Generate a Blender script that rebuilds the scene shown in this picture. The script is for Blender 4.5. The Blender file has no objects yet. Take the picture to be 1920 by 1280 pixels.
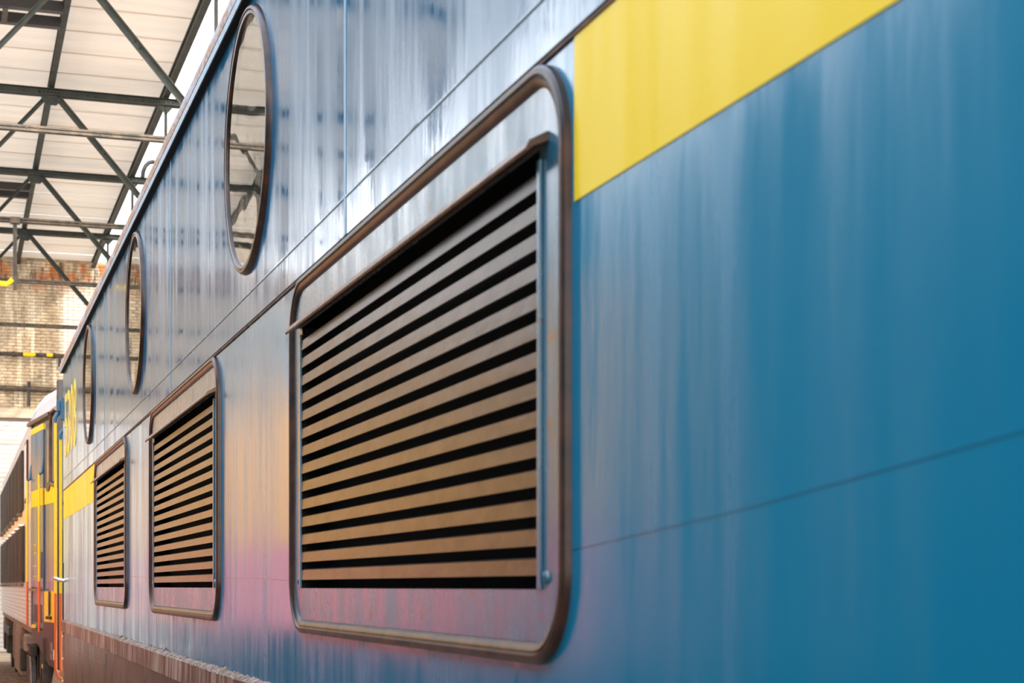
import bpy, bmesh, math, random
from mathutils import Vector, Matrix
random.seed(7)
C = bpy.context.scene
col = C.collection
PI = math.pi
# ------------------------------------------------------------------ camera, sky, sun, exposure
EYE = 1.35                       # camera height; heights below are written as EYE + h
YAW = 18.29
cam_d = bpy.data.cameras.new('camera')
cam = bpy.data.objects.new('camera', cam_d); col.objects.link(cam)
cam.location = (0, 0, EYE)
cam.rotation_euler = (PI/2, 0, -math.radians(YAW))
cam_d.lens = 59.06; cam_d.sensor_width = 36; cam_d.sensor_fit = 'HORIZONTAL'
cam_d.shift_y = 459/1920
cam_d.clip_start = 0.05; cam_d.clip_end = 500
cam_d.dof.use_dof = True; cam_d.dof.focus_distance = 6.0; cam_d.dof.aperture_fstop = 9.0
C.camera = cam
C.view_settings.view_transform = 'Standard'; C.view_settings.look = 'None'
C.view_settings.gamma = 1; C.view_settings.use_curve_mapping = False
C.view_settings.exposure = 0.22
w = bpy.data.worlds.new('sky'); C.world = w; w.use_nodes = True
nt = w.node_tree; nt.nodes.clear()
out = nt.nodes.new('ShaderNodeOutputWorld'); bg = nt.nodes.new('ShaderNodeBackground')
tc = nt.nodes.new('ShaderNodeTexCoord'); sep = nt.nodes.new('ShaderNodeSeparateXYZ')
rmp = nt.nodes.new('ShaderNodeValToRGB')
nt.links.new(tc.outputs['Generated'], sep.inputs[0]); nt.links.new(sep.outputs['Z'], rmp.inputs[0])
rmp.color_ramp.elements[0].position = 0.0; rmp.color_ramp.elements[0].color = (1.55, 1.50, 1.45, 1)
rmp.color_ramp.elements[1].position = 0.6; rmp.color_ramp.elements[1].color = (0.58, 0.70, 0.88, 1)
nt.links.new(rmp.outputs[0], bg.inputs[0]); bg.inputs[1].default_value = 3.9
nt.links.new(bg.outputs[0], out.inputs[0])
sd = bpy.data.lights.new('sun', 'SUN'); sun = bpy.data.objects.new('sun', sd); col.objects.link(sun)
sd.energy = 6.8; sd.color = (1.0, 0.84, 0.66); sd.angle = math.radians(1.0)
sun.location = (20, -30, 30)
sun.rotation_euler = Vector((0.45, -0.80, 0.42)).to_track_quat('Z', 'Y').to_euler()

# ------------------------------------------------------------------ materials
def newmat(name):
    m = bpy.data.materials.new(name); m.use_nodes = True
    n = m.node_tree.nodes; n.clear()
    o = n.new('ShaderNodeOutputMaterial'); b = n.new('ShaderNodeBsdfPrincipled')
    m.node_tree.links.new(b.outputs[0], o.inputs[0])
    return m, n, m.node_tree.links, b, o
def noise(n, l, scale=(1,1,1), s=5, detail=4, rough=.55, seed=0):
    tc = n.new('ShaderNodeNewGeometry'); mp = n.new('ShaderNodeMapping'); t = n.new('ShaderNodeTexNoise')
    mp.inputs['Scale'].default_value = scale; mp.inputs['Location'].default_value = (seed, seed*1.7, seed*.6)
    t.inputs['Scale'].default_value = s; t.inputs['Detail'].default_value = detail; t.inputs['Roughness'].default_value = rough
    l.new(tc.outputs['Position'], mp.inputs['Vector']); l.new(mp.outputs[0], t.inputs['Vector'])
    return t.outputs['Fac']
def ramp(n, l, src, stops):
    r = n.new('ShaderNodeValToRGB'); l.new(src, r.inputs[0])
    e = r.color_ramp.elements
    while len(e) < len(stops): e.new(0.5)
    for el, (p, c) in zip(e, stops):
        el.position = p
        el.color = (c, c, c, 1) if not isinstance(c, tuple) else (*c, 1)
    return r.outputs[0]
def mix(n, l, fac, a, b, mode='MIX'):
    m = n.new('ShaderNodeMix'); m.data_type = 'RGBA'; m.blend_type = mode
    def put(sock, v):
        if isinstance(v, tuple): sock.default_value = (*v, 1)
        elif isinstance(v, (int, float)): sock.default_value = v
        else: l.new(v, sock)
    put(m.inputs[0], fac); put(m.inputs[6], a); put(m.inputs[7], b)
    return m.outputs[2]
def bump(n, l, b, h, strength, dist, prev=None):
    bp = n.new('ShaderNodeBump'); bp.inputs['Strength'].default_value = strength; bp.inputs['Distance'].default_value = dist
    l.new(h, bp.inputs['Height'])
    if prev is not None: l.new(prev, bp.inputs['Normal'])
    if b is not None: l.new(bp.outputs[0], b.inputs['Normal'])
    return bp.outputs[0]

def simple(name, c, rough=.5, metal=0, c2=None, scale=(1,1,1), s=6, bmp=0, ior=1.5, lo=.35, hi=.65, seed=0):
    m, n, l, b, o = newmat(name)
    b.inputs['Roughness'].default_value = rough; b.inputs['Metallic'].default_value = metal; b.inputs['IOR'].default_value = ior
    if c2 is None: b.inputs['Base Color'].default_value = (*c, 1)
    if c2 is not None or bmp:
        f = noise(n, l, scale, s, seed=seed)
        if c2 is not None: l.new(ramp(n, l, f, [(lo, c), (hi, c2)]), b.inputs['Base Color'])
        if bmp: bump(n, l, b, f, bmp, .01)
    return m

def paint(name, c, c_dull, ior=1.62, r0=.06, r1=.34, dull=.5, seed=0, spots=True, sb=.3):
    """weathered gloss coach paint: streaks of dull, rougher film that run down the side"""
    m, n, l, b, o = newmat(name)
    st = noise(n, l, (1, 8, .6), 2.2, 6, .6, seed)          # fine vertical runs
    st2 = noise(n, l, (1, 3.2, .35), 1.6, 4, .55, seed+3)     # broad vertical runs
    big = noise(n, l, (1, .7, .7), 1.1, 3, .5, seed+9)
    mm = n.new('ShaderNodeMath'); mm.operation = 'MULTIPLY'; l.new(st, mm.inputs[0]); l.new(st2, mm.inputs[1])
    f = ramp(n, l, mm.outputs[0], [(.16, 0.0), (.42, 1.0)])
    base = mix(n, l, ramp(n, l, big, [(.35, 0.0), (.7, 1.0)]), c, tuple(.88*x + .12*y for x, y in zip(c, c_dull)))
    fm = n.new('ShaderNodeMath'); fm.operation = 'MULTIPLY'; l.new(f, fm.inputs[0]); fm.inputs[1].default_value = dull
    cc = mix(n, l, fm.outputs[0], base, c_dull)
    if spots:
        sp = noise(n, l, (1, 1, 1), 34, 2, .5, seed+5)
        cc = mix(n, l, ramp(n, l, sp, [(.80, 0.0), (.83, .6)]), cc, (.30, .16, .07))
    l.new(cc, b.inputs['Base Color'])
    l.new(ramp(n, l, mm.outputs[0], [(.12, r0), (.40, r1)]), b.inputs['Roughness'])
    b.inputs['IOR'].default_value = ior
    wav = noise(n, l, (1, 1.3, .8), 1.5, 2, .5, seed+2)
    fine = noise(n, l, (1, 30, 8), 3, 3, .6, seed+6)
    p = bump(n, l, None, wav, .55, .010)
    p = bump(n, l, None, st2, sb, .004, p)
    bump(n, l, b, fine, .12, .0012, p)
    return m
M = {}
M['blue'] = paint('blue_paint', (.000, .180, .300), (.01, .19, .29), ior=1.72, dull=.35, seed=1, sb=.12)
M['blue_upper'] = paint('blue_upper_paint', (.001, .115, .22), (.06, .17, .25), ior=1.5, r0=.04, r1=.27, dull=.6, seed=4, sb=.22)
M['yellow'] = paint('yellow_paint', (1.0, .62, .0), (.98, .60, .0), ior=1.35, r0=.25, r1=.45, dull=.25, seed=2, spots=False)
M['yellow'].node_tree.nodes['Principled BSDF'].inputs['Specular IOR Level'].default_value = .25
M['yellow_far'] = simple('yellow_far_paint', (.92, .62, .0), .35)
M['blue_far'] = paint('blue_far_paint', (.07, .15, .22), (.16, .2, .24), seed=12)
M['rubber'] = simple('weathered_rubber', (.018, .009, .006), .36, 0, (.075, .028, .014), (1, 3, 3), 5, .15, 1.45)
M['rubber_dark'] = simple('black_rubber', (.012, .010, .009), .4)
M['slat'] = simple('dirty_slat_metal', (.035, .016, .009), .30, 0, (.10, .048, .028), (1, 2.5, 6), 5, .12, 1.38, .3, .7, 3)
M['hood'] = simple('rusty_hood', (.08, .035, .014), .42, 0, (.26, .12, .045), (1, 6, 3), 6, .5, 1.6, .3, .65, 8)
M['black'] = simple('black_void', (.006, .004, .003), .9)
M['rust_line'] = simple('rusty_edge', (.02, .008, .005), .7, 0, (.20, .07, .02), (1, 5, 1), 4, .2)
M['brown_skirt'] = paint('brown_skirt', (.055, .026, .016), (.20, .12, .075), ior=1.6, r0=.22, r1=.4, dull=.5, seed=21)
def band_mat():
    m, n, l, b, o = newmat('streaked_sill_band')
    f = noise(n, l, (1, 22, 1.5), 2.0, 5, .6, 41); g = noise(n, l, (1, 2, 1), 1.5, 2, .5, 43)
    mm = n.new('ShaderNodeMath'); mm.operation = 'MULTIPLY_ADD'; l.new(g, mm.inputs[0]); mm.inputs[1].default_value = .5; l.new(f, mm.inputs[2])
    l.new(ramp(n, l, mm.outputs[0], [(.66, (.025, .012, .008)), (.745, (.10, .055, .035)), (.82, (.38, .28, .20))]), b.inputs['Base Color'])
    b.inputs['Roughness'].default_value = .45; bump(n, l, b, f, .5, .003)
    return m
M['sill_band'] = band_mat()
M['crust'] = simple('flaking_crust', (.14, .07, .04), .8, 0, (.42, .30, .23), (1, 10, 10), 6, 1.0, 1.5, .4, .6)
M['green_steel'] = simple('dark_green_steel', (.009, .013, .009), .6, 0, (.028, .030, .020), (1, 1, 1), 7, .3)
M['steel_worn'] = simple('worn_steel', (.022, .020, .014), .6, 0, (.10, .072, .045), (2, 2, 2), 5, .3)
M['chrome'] = simple('bright_steel', (.7, .66, .6), .25, .9)
M['white_roof'] = simple('white_roof_paint', (.50, .48, .50), .5, 0, (.36, .33, .32), (1, .6, .6), 3, .2, 1.5, .4, .75)
M['stainless'] = simple('corrugated_stainless', (.50, .47, .43), .35, .55, (.60, .57, .54), (1, 1, 6), 4, .25)
M['cream_stripe'] = simple('cream_yellow_stripe', (.86, .62, .16), .4, 0, (.80, .66, .36), (1, 1, 1), 3)
M['shutter'] = simple('brown_window_screen', (.014, .008, .004), .6, 0, (.050, .028, .012), (1, 2, .6), 4, 0, 1.2)
M['under'] = simple('underframe_black', (.012, .010, .008), .6, 0, (.05, .035, .022), (1, 1, 1), 8, .4)
M['box_tan'] = simple('dusty_box', (.16, .11, .075), .6, 0, (.28, .21, .15), (1, 4, 1), 6, .2)
M['skirt2'] = simple('plum_skirt', (.035, .016, .018), .35, 0, (.075, .036, .036), (1, 1, 1), 6, .1)
M['rail_red_bounce'] = simple('yellow_rail_red_bounce', (.72, .13, .01), .3)  # reddish bounce light on the yellow rails, put into the colour
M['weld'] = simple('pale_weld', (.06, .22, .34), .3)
M['lip_blue'] = simple('pale_blue_lip_paint', (.16, .30, .40), .4, 0, (.20, .12, .08), (1, 8, 4), 5, .2, 1.5, .55, .7)
M['blue_bracket'] = simple('blue_bracket_paint', (.012, .10, .19), .3)
M['white_label'] = simple('white_label', (.8, .78, .78), .5)
M['crack'] = simple('paint_crack_line', (.012, .06, .10), .25)
M['pale_pane'] = simple('pale_pane_glass', (.30, .28, .24), .12)
M['teal'] = simple('dark_teal', (.010, .035, .05), .4)
M['concrete'] = simple('pale_concrete', (.42, .33, .22), .85, 0, (.60, .50, .36), (1, 1, 1), 1.5, .3)
M['whitewash'] = simple('whitewashed_lintel', (.72, .62, .48), .8, 0, (.55, .43, .30), (1, 1, 4), 3, .3)
M['door_white'] = simple('white_door_slat', (.80, .78, .76), .5, 0, (.72, .68, .62), (1, .5, .5), 2, .1)
M['door_frame'] = simple('grey_door_joint', (.24, .20, .17), .7)
M['mortar'] = simple('stained_mortar', (.26, .20, .13), .9, 0, (.50, .42, .30), (1, 1, .3), 5, .3)
# off-frame railcar
M['car_orange'] = simple('orange_railcar_paint', (.95, .48, .07), .35)
M['car_red'] = simple('red_railcar_paint', (.80, .25, .26), .35)
M['added_vehicle'] = simple('added_vehicle_dark_teal', (.015, .06, .09), .5, 0, (.03, .09, .12), (1, 1, 1), 2)  # for the unseen vehicle added to darken reflections
M['car_grey'] = simple('grey_railcar_roof', (.30, .32, .34), .6)
def glass():
    m, n, l, b, o = newmat('window_glass')
    b.inputs['Base Color'].default_value = (.80, .80, .78, 1); b.inputs['Transmission Weight'].default_value = 1
    b.inputs['Roughness'].default_value = 0.0; b.inputs['IOR'].default_value = 1.9
    f = noise(n, l, (1, 2, 2), 2.0, 1, .5, 4); bump(n, l, b, f, .07, .005)
    return m
M['glass'] = glass()
def roof_mat(name, c, tr, stain, clear=0):
    m, n, l, b, o = newmat(name)
    b.inputs['Roughness'].default_value = .6
    f = noise(n, l, (.35, 2.2, 1), 1.3, 4, .55, 2)
    cc = ramp(n, l, f, [(.32, tuple(x*stain for x in c)), (.6, c)])
    l.new(cc, b.inputs['Base Color'])
    t = n.new('ShaderNodeBsdfTranslucent'); l.new(cc, t.inputs[0])
    mx = n.new('ShaderNodeMixShader'); mx.inputs[0].default_value = tr
    l.new(b.outputs[0], mx.inputs[1]); l.new(t.outputs[0], mx.inputs[2]); l.new(mx.outputs[0], o.inputs[0])
    if clear:
        tp = n.new('ShaderNodeBsdfTransparent'); tp.inputs[0].default_value = (1, .98, .95, 1); m3 = n.new('ShaderNodeMixShader'); m3.inputs[0].default_value = clear
        l.new(mx.outputs[0], m3.inputs[1]); l.new(tp.outputs[0], m3.inputs[2]); l.new(m3.outputs[0], o.inputs[0])
    return m
M['roof_sheet'] = roof_mat('translucent_roof_sheet', (.66, .57, .46), .15, .88)
M['roof_clear'] = roof_mat('clear_roof_sheet', (.99, .97, .93), .95, .96, .3)
def brick_mat():
    m, n, l, b, o = newmat('weathered_whitewashed_brick')
    b.inputs['Roughness'].default_value = .9
    oi = n.new('ShaderNodeObjectInfo')
    f1 = noise(n, l, (2.4, 1, .22), 2.2, 5, .6, 1)     # vertical lime runs
    f2 = noise(n, l, (1.2, 1, .9), 2.6, 5, .6, 5)
    f3 = noise(n, l, (9, 1, 22), 1.5, 2, .5, 8)        # brick to brick variation
    base = ramp(n, l, f2, [(.30, (.26, .18, .11)), (.5, (.46, .35, .22)), (.68, (.70, .58, .42))])
    base = mix(n, l, .35, base, ramp(n, l, f3, [(.3, (.10, .07, .045)), (.7, (.75, .62, .45))]), 'MIX')
    base = mix(n, l, ramp(n, l, f1, [(.52, 0.0), (.66, .85)]), base, (.85, .74, .56))
    g = n.new('ShaderNodeNewGeometry'); s = n.new('ShaderNodeSeparateXYZ'); l.new(g.outputs['Position'], s.inputs[0])
    mr = n.new('ShaderNodeMapRange'); l.new(s.outputs['Z'], mr.inputs[0])
    mr.inputs[1].default_value = 7.25; mr.inputs[2].default_value = 7.7
    top = n.new('ShaderNodeMath'); top.operation = 'MULTIPLY'; l.new(mr.outputs[0], top.inputs[0])
    l.new(ramp(n, l, noise(n, l, (1.4, 1, .8), 2.4, 3, .6, 14), [(.50, 0.0), (.60, 1.0)]), top.inputs[1])
    base = mix(n, l, top.outputs[0], base, (.50, .17, .05))
    dk = n.new('ShaderNodeMath'); dk.operation = 'MULTIPLY'; l.new(mr.outputs[0], dk.inputs[0])
    l.new(ramp(n, l, noise(n, l, (3.5, 1, .5), 3.0, 3, .6, 24), [(.52, 0.0), (.62, .85)]), dk.inputs[1])
    base = mix(n, l, dk.outputs[0], base, (.05, .04, .03))
    mx = n.new('ShaderNodeMapRange'); l.new(s.outputs['X'], mx.inputs[0])   # whiter tone on the right bay
    mx.inputs[1].default_value = 1.98; mx.inputs[2].default_value = 2.12; mx.inputs[4].default_value = .85
    zc = n.new('ShaderNodeMapRange'); l.new(s.outputs['Z'], zc.inputs[0]); zc.inputs[1].default_value = 7.6; zc.inputs[2].default_value = 7.2
    m2 = n.new('ShaderNodeMath'); m2.operation = 'MULTIPLY'; l.new(mx.outputs[0], m2.inputs[0]); l.new(zc.outputs[0], m2.inputs[1])
    base = mix(n, l, m2.outputs[0], base, (.92, .86, .74))
    l.new(base, b.inputs['Base Color'])
    return m
M['brick'] = brick_mat()
def gravel():
    m, n, l, b, o = newmat('brown_gravel')
    g = n.new('ShaderNodeNewGeometry'); v = n.new('ShaderNodeTexVoronoi'); v.inputs['Scale'].default_value = 22
    l.new(g.outputs['Position'], v.inputs['Vector'])
    l.new(ramp(n, l, v.outputs['Color'], [(.2, (.10, .07, .05)), (.8, (.34, .26, .19))]), b.inputs['Base Color'])
    bump(n, l, b, v.outputs['Distance'], .8, .03); b.inputs['Roughness'].default_value = .9
    return m
M['gravel'] = gravel()
def gutter_mat():
    m, n, l, b, o = newmat('flaking_gutter_paint')
    a = noise(n, l, (1, 9, 22), 3, 5, .7, 3); c = noise(n, l, (1, 1.5, 6), 2, 4, .6, 6)
    mm = n.new('ShaderNodeMath'); mm.operation = 'ADD'; l.new(a, mm.inputs[0]); l.new(c, mm.inputs[1])
    g = n.new('ShaderNodeNewGeometry'); s = n.new('ShaderNodeSeparateXYZ'); l.new(g.outputs['Position'], s.inputs[0])
    base = mix(n, l, ramp(n, l, mm.outputs[0], [(.94, 0.0), (1.00, 1.0)]), (.32, .28, .31), (.26, .11, .03))
    l.new(base, b.inputs['Base Color']); b.inputs['Roughness'].default_value = .55
    bump(n, l, b, mm.outputs[0], .8, .004)
    return m
M['gutter'] = gutter_mat()

# ------------------------------------------------------------------ mesh helpers
class MB:
    def __init__(s): s.v = []; s.f = []
    def quad(s, *p):
        i = len(s.v); s.v += [tuple(q) for q in p]; s.f.append(tuple(range(i, i+len(p)))); return s
    def box(s, x0, x1, y0, y1, z0, z1):
        i = len(s.v)
        s.v += [(x, y, z) for x in (x0, x1) for y in (y0, y1) for z in (z0, z1)]
        s.f += [tuple(i+k for k in q) for q in ((0,1,3,2),(4,6,7,5),(0,4,5,1),(2,3,7,6),(0,2,6,4),(1,5,7,3))]; return s
    def prism(s, prof, y0, y1):          # (x,z) polygon swept along y
        i = len(s.v); n = len(prof)
        s.v += [(x, y0, z) for x, z in prof] + [(x, y1, z) for x, z in prof]
        s.f += [(i+k, i+(k+1) % n, i+n+(k+1) % n, i+n+k) for k in range(n)]
        s.f += [tuple(i+k for k in range(n))[::-1], tuple(i+n+k for k in range(n))]; return s
    def bar(s, a, b, w, h, up=(0,0,1)):   # rectangular bar between two points
        a = Vector(a); b = Vector(b); d = (b-a).normalized(); u = Vector(up)
        r = d.cross(u)
        if r.length < 1e-4: r = d.cross(Vector((0,1,0)))
        r.normalize(); u = r.cross(d).normalized()
        i = len(s.v)
        for p in (a, b):
            for sx, sy in ((-1,-1),(1,-1),(1,1),(-1,1)):
                s.v.append(tuple(p + r*(sx*w/2) + u*(sy*h/2)))
        s.f += [(i,i+1,i+5,i+4),(i+1,i+2,i+6,i+5),(i+2,i+3,i+7,i+6),(i+3,i,i+4,i+7),(i+3,i+2,i+1,i),(i+4,i+5,i+6,i+7)]; return s
    def angle(s, a, b, w, t=.010, side=1, up=(0,0,1)):   # L section: two thin bars
        a = Vector(a); b = Vector(b); d = (b-a).normalized(); u = Vector(up); r = d.cross(u).normalized(); u = r.cross(d).normalized()
        s.bar(a, b, t, w, up); o = r*(side*w/2) + u*(w/2 - t/2)
        s.bar(a+o, b+o, w, t, up); return s
    def tube(s, pts, r, seg=10, caps=True):
        pts = [Vector(p) for p in pts]; rings = []
        n0 = None
        for k, p in enumerate(pts):
            d = (pts[min(k+1, len(pts)-1)] - pts[max(k-1, 0)]).normalized()
            if n0 is None:
                n0 = d.cross(Vector((0,0,1)))
                if n0.length < 1e-3: n0 = d.cross(Vector((0,1,0)))
            n0 = (n0 - d*n0.dot(d)).normalized(); m0 = d.cross(n0)
            i = len(s.v); rings.append(i)
            for q in range(seg):
                a = 2*PI*q/seg; s.v.append(tuple(p + n0*(r*math.cos(a)) + m0*(r*math.sin(a))))
        for i, j in zip(rings, rings[1:]):
            s.f += [(i+q, i+(q+1) % seg, j+(q+1) % seg, j+q) for q in range(seg)]
        if caps: s.f += [tuple(rings[0]+q for q in range(seg))[::-1], tuple(rings[-1]+q for q in range(seg))]
        return s
    def lathe_x(s, c, prof, seg=48, closed=True):    # prof: (radius, x offset) turned about an axis parallel to X
        i = len(s.v); n = len(prof)
        for q in range(seg):
            a = 2*PI*q/seg
            for r, x in prof: s.v.append((c[0]+x, c[1]+r*math.cos(a), c[2]+r*math.sin(a)))
        m = n if closed else n-1
        for q in range(seg):
            p = (q+1) % seg
            for k in range(m): s.f.append((i+q*n+k, i+q*n+(k+1) % n, i+p*n+(k+1) % n, i+p*n+k))
        return s
    def disc_x(s, c, r, seg=48, ry=None):
        i = len(s.v); s.v += [(c[0], c[1]+r*math.cos(2*PI*q/seg), c[2]+(ry or r)*math.sin(2*PI*q/seg)) for q in range(seg)]
        s.f.append(tuple(range(i, i+seg))); return s
    def build(s, name, mat, parent=None, smooth=False, bevel=0):
        me = bpy.data.meshes.new(name); me.from_pydata(s.v, [], s.f); me.update()
        bm = bmesh.new(); bm.from_mesh(me); bmesh.ops.recalc_face_normals(bm, faces=bm.faces); bm.to_mesh(me); bm.free()
        me.materials.append(M[mat] if isinstance(mat, str) else mat)
        if smooth:
            for p in me.polygons: p.use_smooth = True
            me.set_sharp_from_angle(angle=math.radians(38))
        o = bpy.data.objects.new(name, me); col.objects.link(o)
        if parent: o.parent = parent
        if bevel:
            b = o.modifiers.new('bevel', 'BEVEL'); b.width = bevel; b.segments = 2; b.limit_method = 'ANGLE'
        return o
def empty(name, label=None, cat=None, group=None, kind=None, loc=(0,0,0), parent=None):
    o = bpy.data.objects.new(name, None); col.objects.link(o); o.empty_display_size = .2
    o.location = loc
    tag(o, label, cat, group, kind)
    if parent: o.parent = parent
    return o
def tag(o, label=None, cat=None, group=None, kind=None):
    if label: o['label'] = label
    if cat: o['category'] = cat
    if group: o['group'] = group
    if kind: o['kind'] = kind
    return o
def share(src, name, loc, parent, rot=None):
    o = src.copy(); col.objects.link(o); o.name = name; o.parent = parent; o.location = loc
    if rot: o.rotation_euler = rot
    return o

P = 0.733                        # plane of the locomotive side (camera stands at X = 0)
def H(h): return EYE + h
S_, C_ = math.sin(math.radians(YAW)), math.cos(math.radians(YAW))

# ------------------------------------------------------------------ ground
g = MB(); g.box(-14, 14, -12, 31.3, -.2, 0); tag(g.build('floor', 'gravel'), 'brown gravel yard beside the trains', None, None, 'structure')
g = MB(); g.box(-14, 14, 31.3, 60, -.2, .01); tag(g.build('trim_1', 'concrete'), 'pale concrete apron in front of the white roller door', None, None, 'structure')

# ------------------------------------------------------------------ shed: end wall with brick skin, roller door, roof, trusses
WY = 35.6
XW0, XW1 = -7.2, 5.8
wall = MB(); wall.box(XW0, XW1, WY+.03, WY+.40, H(3.5), H(6.76)); wall.box(2.95, XW1, WY+.03, WY+.4, 0, H(3.5)); wall.box(XW0, -5.9, WY+.03, WY+.4, 0, H(3.5))
wb = tag(wall.build('wall_back', 'mortar'), 'tall weathered whitewashed brick end wall above the white roller door', None, None, 'structure')
BL, BHt, J = .215, .065, .012
bm0 = MB().box(-BL/2+J/2, BL/2-J/2, 0, .05, -BHt/2+J/2, BHt/2-J/2)
proto = None; rest = MB(); singles = 0
z = H(3.62); row = 0
while z < H(6.66):
    x = XW0 + .12 + (BL/2 if row % 2 else 0)
    while x < XW1-.1:
        dy = random.uniform(-.008, .006)
        if .80 < x < 2.70 and 5.0 < z and singles < 300 and (row*7+int(x*10)) is not None and z > H(4.0):
            if proto is None:
                proto = bm0.build('brick', 'brick', wb); proto.location = (x, WY+dy, z)
            else: share(proto, 'brick', (x, WY+dy, z), wb)
            singles += 1
        else:
            rest.box(x-BL/2+J/2, x+BL/2-J/2, WY+dy, WY+.05+dy, z-BHt/2+J/2, z+BHt/2-J/2)
        x += BL
    z += BHt; row += 1
r_ = rest.build('brickwork', 'brick', wb); r_['kind'] = 'stuff'
# lintel and roller door
tag(MB().box(-5.9, 2.95, WY-.10, WY+.03, H(3.42), H(3.60)).build('trim_2', 'whitewash', bevel=.01), 'cream painted lintel between the brick wall and the roller door', None, None, 'structure')
door = MB().box(-5.9, 2.95, WY+.02, WY+.05, 0, H(3.45)).build('door_1', 'door_frame'); tag(door, 'wide white roller door of horizontal slats', None, None, 'structure')
sm = MB().prism([(-.01, -.042), (.008, -.044), (.016, -.02), (.016, .02), (.008, .044), (-.01, .042)], 0, 8.84)
# slat profile runs along X: rotate the y-swept prism
s0 = sm.build('slat', 'door_white', door, smooth=True); s0.rotation_euler = (0, 0, -PI/2)
nslat = int((H(3.42)-.02)/.0955)
s0.location = (-5.9, WY+.02, .07)
for k in range(1, nslat): share(s0, 'slat', (-5.9, WY+.02, .07+k*.0955), door)
# right wall of the shed (hidden behind the trains) and eaves beam on the left
tag(MB().box(5.8, 6.1, 15.5, WY+.4, 0, H(6.7)).build('wall_right', 'whitewash'), 'pale side wall of the shed', None, None, 'structure')
# roof sheets
roof = empty('ceiling', 'cream translucent sheets roofing the train shed', None, None, 'structure', (0, 0, 0))
xs = [-4.75, -3.27, -1.785, -.30, 1.185, 2.67, 4.15, 5.8]
RY0 = 15.6
for ci in range(len(xs)-1):
    mt = 'roof_clear' if ci >= 5 else 'roof_sheet'
    y = RY0; first = None; k = 0
    wdt = xs[ci+1]-xs[ci]
    while y < WY - .05:
        L = min(.93, WY+.03-y)
        if first is None or L < .92:
            pm = MB()      # sheet with low ribs across
            nr = 8
            for q in range(nr):
                a, b_ = L*q/nr, L*(q+1)/nr
                zz = [0, .010, .012, .004]
                pm.quad((0, a, 0), (wdt, a, 0), (wdt, (a+b_)/2, .003), (0, (a+b_)/2, .003))
                pm.quad((0, (a+b_)/2, .003), (wdt, (a+b_)/2, .003), (wdt, b_, 0), (0, b_, 0))
            o = pm.build('roof_panel', mt, roof); o.location = (xs[ci], y, H(6.70)+.012*(k % 2)); first = first or o
        else: share(first, 'roof_panel', (xs[ci], y, H(6.70)+.012*(k % 2)), roof, (0, 0, 0))
        y += .88; k += 1
# longitudinal roof beams
names_b = {-4.75: 'dark eaves beam along the open left edge of the shed roof', -3.27: 'dark lengthwise roof beam next to the left eaves beam', -1.785: 'dark lengthwise roof beam third from the left eaves',
           -.30: 'dark lengthwise roof beam left of the one crossing the first truss node', 1.185: 'dark lengthwise roof beam through the riveted V-shaped truss nodes',
           2.67: 'dark lengthwise roof beam between cream sheets and the bright skylight strip', 4.15: 'dark lengthwise roof beam above the locomotive, right of the skylight edge'}
for x in xs[:-1]:
    o = MB(); wv = .07 if x != 2.67 else .08
    o.box(x-wv/2, x+wv/2, RY0, WY, H(6.555), H(6.57)); o.box(x-.012, x+.012, RY0, WY, H(6.57), H(6.69)); o.box(x-wv/2, x+wv/2, RY0, WY, H(6.67), H(6.69))
    tag(o.build('roof_beam', 'green_steel'), names_b[x], 'roof beam', 'lengthwise roof beams')
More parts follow.
